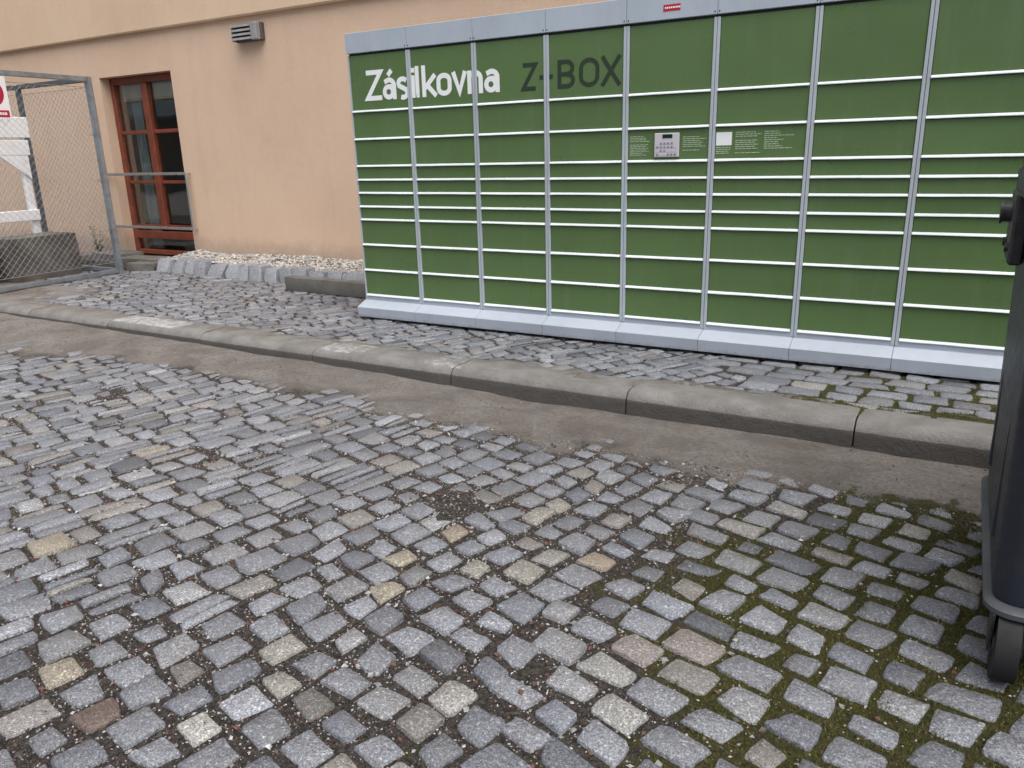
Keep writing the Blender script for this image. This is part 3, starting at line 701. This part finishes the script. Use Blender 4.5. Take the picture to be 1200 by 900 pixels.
slab(-3.98, 1.02, .36, .20, -.02, .09, .2, 'small rough slab at the left end of the sett edging')
slab(-5.55, 1.20, .60, .40, -.02, .10, .15, 'flat rough slab by the weed inside the fence')

# ------------------------------------------------------------------ chain link fence
FX, FYc, FH = -3.98, .71, 1.946
def fence(a, b, label, endpost, topmat, group=None):
    a = Vector(a); b = Vector(b); d = (b - a); Ln = d.length; d /= Ln; nrm = Vector((-d.y, d.x, 0)); t = .022
    root = tag(empty('chain_link_fence', (a.x, a.y, 0)), label, 'fence', group)
    def beam(p, q, r, name, mat, up=None):
        p = Vector(p); q = Vector(q); bb = bmesh.new(); bmesh.ops.create_cube(bb, size=1); l = (q - p).length
        for v in bb.verts: v.co = Vector((v.co.x * 2 * r, v.co.y * 2 * r, v.co.z * l))
        bmesh.ops.bevel(bb, geom=bb.edges[:], offset=r * .22, segments=2, affect='EDGES')
        z = (q - p).normalized(); u = nrm if abs(z.dot(nrm)) < .5 else Vector((0, 0, 1)); x_ = u.cross(z).normalized(); y_ = z.cross(x_)
        m4 = Matrix((x_, y_, z)).transposed().to_4x4(); m4.translation = (p + q) / 2; bb.transform(m4); mb = MB(); mb.merge(bb); return mb.build(name, mat, root)
    s0 = a if endpost[0] else a + d * .0
    if endpost[0]: beam(a + Vector((0, 0, -.02)), a + Vector((0, 0, FH)), .028, 'post', M['galv'])
    if endpost[1]: beam(b + Vector((0, 0, -.02)), b + Vector((0, 0, FH - .01)), .024, 'post', topmat)
    p0 = a + d * (.029); p1 = b - d * .026
    beam(p0 + Vector((0, 0, FH - .025)), p1 + Vector((0, 0, FH - .025)), .023, 'top_rail', topmat)
    beam(p0 + Vector((0, 0, .03)), p1 + Vector((0, 0, .03)), .020, 'bottom_rail', M['galv'])
    for z in (FH - .10, .12): MB().tube(p0 + Vector((0, 0, z)), p1 + Vector((0, 0, z)), .0028, 5).build('tension_wire', M['wire'], root)
    m = MB(); q = .066; z0, z1 = .12, FH - .10; H = z1 - z0; N = int((Ln + H) / q) + 1; W0 = Ln - .06
    for sgn in (1, -1):
        for i in range(N + 1):
            u0 = i * q - H; pts_ = []
            ua, ub = max(0, u0), min(W0, u0 + H)
            if ub - ua < .02: continue
            za, zb = ua - u0, ub - u0
            if sgn < 0: za, zb = H - za, H - zb
            A_ = a + d * (.03 + ua) + nrm * (.004 * sgn) + Vector((0, 0, z0 + za)); B_ = a + d * (.03 + ub) - nrm * (.004 * sgn) + Vector((0, 0, z0 + zb)); m.tube(A_, B_, .0015, 3)
    m.build('wire_mesh', M['wire'], root)
    m = MB()
    for z in (.45, .95, 1.4): m.tube(a + d * .035 + Vector((0, 0, z)) - nrm * .03, a + d * .035 + Vector((0, 0, z)) + nrm * .03, .004, 5); m.tube(a - d * .03 - nrm * .03 + Vector((0, 0, z)), a + d * .03 - nrm * .03 + Vector((0, 0, z + .002)), .004, 5)
    m.build('tie_wire', M['wire'], root)
    return root
fence((FX, FYc, 0), (FX + .12, -.70, 0), 'chain link fence panel running from the corner post towards the kerb', (1, 1), M['galv'])
fence((FX - .055, FYc + .0, 0), (-5.24, FYc + .01, 0), 'chain link fence panel parallel to the wall, left of the window', (0, 1), M['galv_dark'])
fence((-5.29, FYc + .01, 0), (-6.9, FYc + .02, 0), 'far chain link fence panel at the left edge, behind the white barrier', (0, 1), M['galv_dark'])
# sign on the near panel
sg = empty('warning_sign', (-3.86, -.30, 1.70)); tag(sg, 'white sign with red ring and red strip hung on the fence', 'sign')
def yz_disc(y, z, r0, r1, x, mat, name, parent, th=.001):
    mb = MB(); n_ = 40; bm = mb.bm; ring = []
    for i in range(n_):
        t = 2 * math.pi * i / n_; ring.append([bm.verts.new((xx, y + rr * math.cos(t), z + rr * math.sin(t))) for xx in (x, x + th) for rr in (r0, r1)])
    for i in range(n_):
        p, q = ring[i], ring[(i + 1) % n_]
        for (j, k) in ((0, 1), (1, 3), (3, 2), (2, 0)): bm.faces.new((p[j], q[j], q[k], p[k]))
    return mb.build(name, mat, parent)
plate = MB().box(-3.878, -3.874, -.52, -.150, 1.525, 1.885, .001).build('plate', M['sign'], sg)
sub(MB().box(-3.8738, -3.8730, -.505, -.165, 1.540, 1.600), 'strip', M['sign_red'], plate)
yz_disc(-.305, 1.745, .085, .122, -3.8738, M['sign_red'], 'ring', sg)
mb = MB(); mb.box(-3.8738, -3.8731, -.085, .085, -.014, .014); o = mb.build('slash', M['sign_red'], None); me = o.data
for v in me.vertices:
    y_, z_ = v.co.y, v.co.z; v.co.y = -.305 + y_ * .707 + z_ * .707; v.co.z = 1.745 - y_ * .707 + z_ * .707
o.parent = sg; o.matrix_parent_inverse = WM(sg).inverted()
m = MB(); y_ = -.49
while y_ < -.185: l = random.uniform(.01, .02); m.box(-3.8728, -3.8724, y_, y_ + l, 1.560, 1.582); y_ += l + .005
sub(m, 'strip_print', M['sign'], plate)

# concrete block, white barrier, timber inside the fence
bb = bmesh.new(); bmesh.ops.create_cube(bb, size=1); bmesh.ops.subdivide_edges(bb, edges=bb.edges[:], cuts=5, use_grid_fill=True)
for v in bb.verts:
    k = .010 * vnoise(v.co.x * 4, v.co.y * 4 + v.co.z * 3, 1.5, 91); v.co = Vector((v.co.x * .42 + k, v.co.y * .74 + k, (v.co.z + .5) * .44 + k))
mb = MB(); mb.merge(bb); o = mb.build('concrete_block', M['block'], None, True); o.location = (-4.62, .20, -.015); o.rotation_euler = (0, 0, R(5)); tag(o, 'stained grey concrete block inside the fence', 'block')
BX = -4.93
br = tag(empty('white_barrier', (BX, .1, 0)), 'white painted wooden barrier frame behind the concrete block', 'barrier')
MB().box(BX - .03, BX + .03, .42, .49, -.01, 1.55, .006).build('post', M['white_wood'], br)
MB().box(BX - .03, BX + .03, -.75, -.68, -.01, 1.55, .006).build('post', M['white_wood'], br)
MB().box(BX + .031, BX + .055, -.80, .50, .555, .665, .005).build('lower_rail', M['white_wood'], br)
MB().box(BX + .031, BX + .055, -.80, .55, 1.395, 1.60, .005).build('upper_board', M['white_wood'], br)
MB().box(BX + .031, BX + .052, -.78, .52, 1.22, 1.372, .005).build('lower_board', M['white_wood'], br)
for ya, yb, s_ in ((.49, .20, 1), (-.75, -.46, 1)):
    mb = MB(); mb.prism([(ya, 1.219), (yb, 1.219), (ya, .98)], 'x', BX + .0312, BX + .050); mb.build('gusset', M['white_wood'], br)
tb = [(-4.62, -.60, .0), (-4.60, -.60, .115), (-4.63, -.58, .23), (-4.61, -.61, .345)]
for i, (x, y, z) in enumerate(tb):
    o = MB().box(-.16, .16, -.34, .34, 0, .108, .010).build('timber_baulk', M['brown_wood'], None); o.location = (x, y, z - .005); o.rotation_euler = (0, 0, R(random.uniform(-4, 4)))
    tag(o, ['lowest dark brown timber baulk stacked left of the concrete block', 'second lowest dark timber baulk in the stack by the concrete block', 'third dark timber baulk in the stack by the concrete block', 'topmost dark brown timber baulk beside the concrete block'][i], 'timber', 'stacked timber baulks')
# weed by the wall
wd = tag(empty('weed', (-5.45, 1.45, .05)), 'small green weed growing at the foot of the wall behind the fence', 'plant')
m = MB(); m2 = MB()
for i in range(7):
    a = random.random() * 6.28; tip = Vector((-5.45 + .09 * math.cos(a), 1.45 + .06 * math.sin(a), .16 + random.random() * .24)); m.tube((-5.45, 1.45, .02), tip, .004, 5, .002)
    for k in range(10):
        p = Vector((-5.45, 1.45, .02)).lerp(tip, random.uniform(.25, 1)); b_ = random.random() * 6.28; l = random.uniform(.03, .06); e = p + Vector((l * math.cos(b_), l * math.sin(b_), random.uniform(-.01, .03))); s_ = Vector((-math.sin(b_), math.cos(b_), .2)) * l * .28; mid = (p + e) / 2 + Vector((0, 0, .006))
        vs = [m2.bm.verts.new(q) for q in (p, mid + s_, e, mid - s_)]; m2.bm.faces.new(vs)
m.build('stem', M['leaf'], wd); m2.build('foliage', M['leaf'], wd)

# ------------------------------------------------------------------ wheeled container at the right edge
bn = tag(empty('waste_container', (4.5, -2.05, ROAD)), 'dark wheeled waste container at the right edge, in front of the locker', 'waste container')
BX0, BX1, BY0, BY1 = 3.897, 5.10, -2.46, -1.62
def loft(rings, cap=True):
    mb = MB(); bm = mb.bm; prev = None
    for r in rings:
        cur = [bm.verts.new(p) for p in r]
        if prev:
            n_ = len(cur)
            for i in range(n_): bm.faces.new((prev[i], prev[(i + 1) % n_], cur[(i + 1) % n_], cur[i]))
        else: first = cur
        prev = cur
    if cap: bm.faces.new(first[::-1]); bm.faces.new(prev)
    return mb
def rrect(x0, x1, y0, y1, z, r, n_=5):
    out = []
    for cx, cy, a0 in ((x1 - r, y1 - r, 0), (x0 + r, y1 - r, 90), (x0 + r, y0 + r, 180), (x1 - r, y0 + r, 270)):
        for i in range(n_ + 1): t = R(a0 + 90 * i / n_); out.append((cx + r * math.cos(t), cy + r * math.sin(t), z))
    return out
loft([rrect(BX0 + .02, BX1 - .02, BY0 + .02, BY1 - .02, .10, .05), rrect(BX0 + .004, BX1 - .004, BY0 + .004, BY1 - .004, .115, .05), rrect(BX0, BX1, BY0, BY1, .17, .05), rrect(BX0 - .012, BX1 + .012, BY0 - .04, BY1 + .01, .72, .055), rrect(BX0 - .018, BX1 + .018, BY0 - .06, BY1 + .012, 1.00, .055)]).build('body', M['bin'], bn, True)
loft([rrect(BX0 - .002, BX1 + .002, BY0 - .012, BY1 + .012, .085, .055), rrect(BX0 - .012, BX1 + .012, BY0 - .022, BY1 + .02, .092, .06), rrect(BX0 - .012, BX1 + .012, BY0 - .022, BY1 + .02, .104, .06), rrect(BX0 - .002, BX1 + .002, BY0 - .012, BY1 + .012, .112, .055)]).build('base_rim', M['bin_trim'], bn, True)
loft([rrect(BX0 - .02, BX1 + .02, BY0 - .062, BY1 + .015, .985, .06), rrect(BX0 - .042, BX1 + .042, BY0 - .085, BY1 + .035, .995, .07), rrect(BX0 - .042, BX1 + .042, BY0 - .085, BY1 + .035, 1.05, .07), rrect(BX0 - .03, BX1 + .03, BY0 - .075, BY1 + .025, 1.06, .06)]).build('top_rim', M['bin'], bn, True)
lid = []
for k in range(9):
    t = k / 8 * math.pi / 2; i_ = (1 - math.cos(t)) * .36; lid.append(rrect(BX0 - .035 + i_ * .15, BX1 + .035 - i_ * .15, BY0 - .08 + i_, BY1 + .03 - i_, 1.062 + .27 * math.sin(t), .05 if k else .06))
lid = loft(lid).build('lid', M['bin'], bn, True)
for x in (BX0 + .15, BX1 - .15): sub(MB().box(x - .02, x + .02, BY0 - .13, BY0 - .086, 1.02, 1.06, .008), 'lid_handle', M['bin'], lid)
for sx, X in ((-1, BX0 - .016), (1, BX1 + .016)):
    ty = -1.86
    br_ = MB(); xa, xb = sorted((X + sx * .001, X + sx * .035)); br_.box(xa, xb, ty - .13, ty + .13, .82, 1.00, .006); br_ = br_.build('lifting_bracket', M['bin_metal'], bn)
    sub(MB().tube((X + sx * .02, ty, .945), (X + sx * .056, ty, .945), .026, 16), 'trunnion', M['bin_metal'], br_, True)
    sub(MB().tube((X + sx * .056, ty, .945), (X + sx * .062, ty, .945), .031, 16), 'trunnion_cap', M['bin_metal'], br_, True)
    for yy in (ty - .07, ty + .07): sub(MB().tube((X + sx * .03, yy, .86), (X + sx * .044, yy, .86), .012, 8), 'bolt', M['bin_metal'], br_)
    # vertical ribs on the side wall
    for yy in (BY0 + .18, BY1 - .16):
        xa, xb = sorted((X - sx * .03, X - sx * .008)); MB().box(xa, xb, yy - .02, yy + .02, .2, .80, .006).build('rib', M['bin'], bn)
for X in (BX0 + .045, BX1 - .045):
    for Y_ in (BY0 + .035, BY1 - .09):
        wh = MB(); wh.tube((X - .024, Y_, ROAD + .094), (X + .024, Y_, ROAD + .094), .094, 28); wh = wh.build('wheel', M['rubber'], bn, True)
        sub(MB().tube((X - .027, Y_, ROAD + .085), (X + .027, Y_, ROAD + .085), .035, 16), 'hub', M['bin_metal'], wh, True)
        for s_ in (-1, 1): xa, xb = sorted((X + s_ * .030, X + s_ * .036)); sub(MB().prism([(Y_ - .05, .09), (Y_ + .05, .09), (Y_ + .02, ROAD + .07), (Y_ - .02, ROAD + .07)], 'x', xa, xb), 'fork', M['bin_metal'], wh)

# ------------------------------------------------------------------ house across the street (unseen, added and sized for reflections in panes and doors)
hx = tag(empty('house', (-14, -15, 0)), 'grey house added out of view across the street, mirrored dimly in the window panes', 'house')
MB().box(-34, -13, -24, -15, -.2, 2.9).build('wall', M['concrete'], hx)
m = MB(); m.prism([(-14.6, 2.8), (-14.6, 2.95), (-19.5, 5.4), (-24.4, 2.95), (-24.4, 2.8)], 'x', -34.4, -12.6); m.build('roof', M['galv_dark'], hx)
for i in range(5):
    x = -32 + i * 4; w_ = MB().box(x, x + 1.2, -14.995, -14.95, .9, 2.4).build('window', M['white_wood'], hx); sub(MB().box(x + .08, x + 1.12, -14.949, -14.93, .98, 2.32), 'pane', M['screen'], w_)
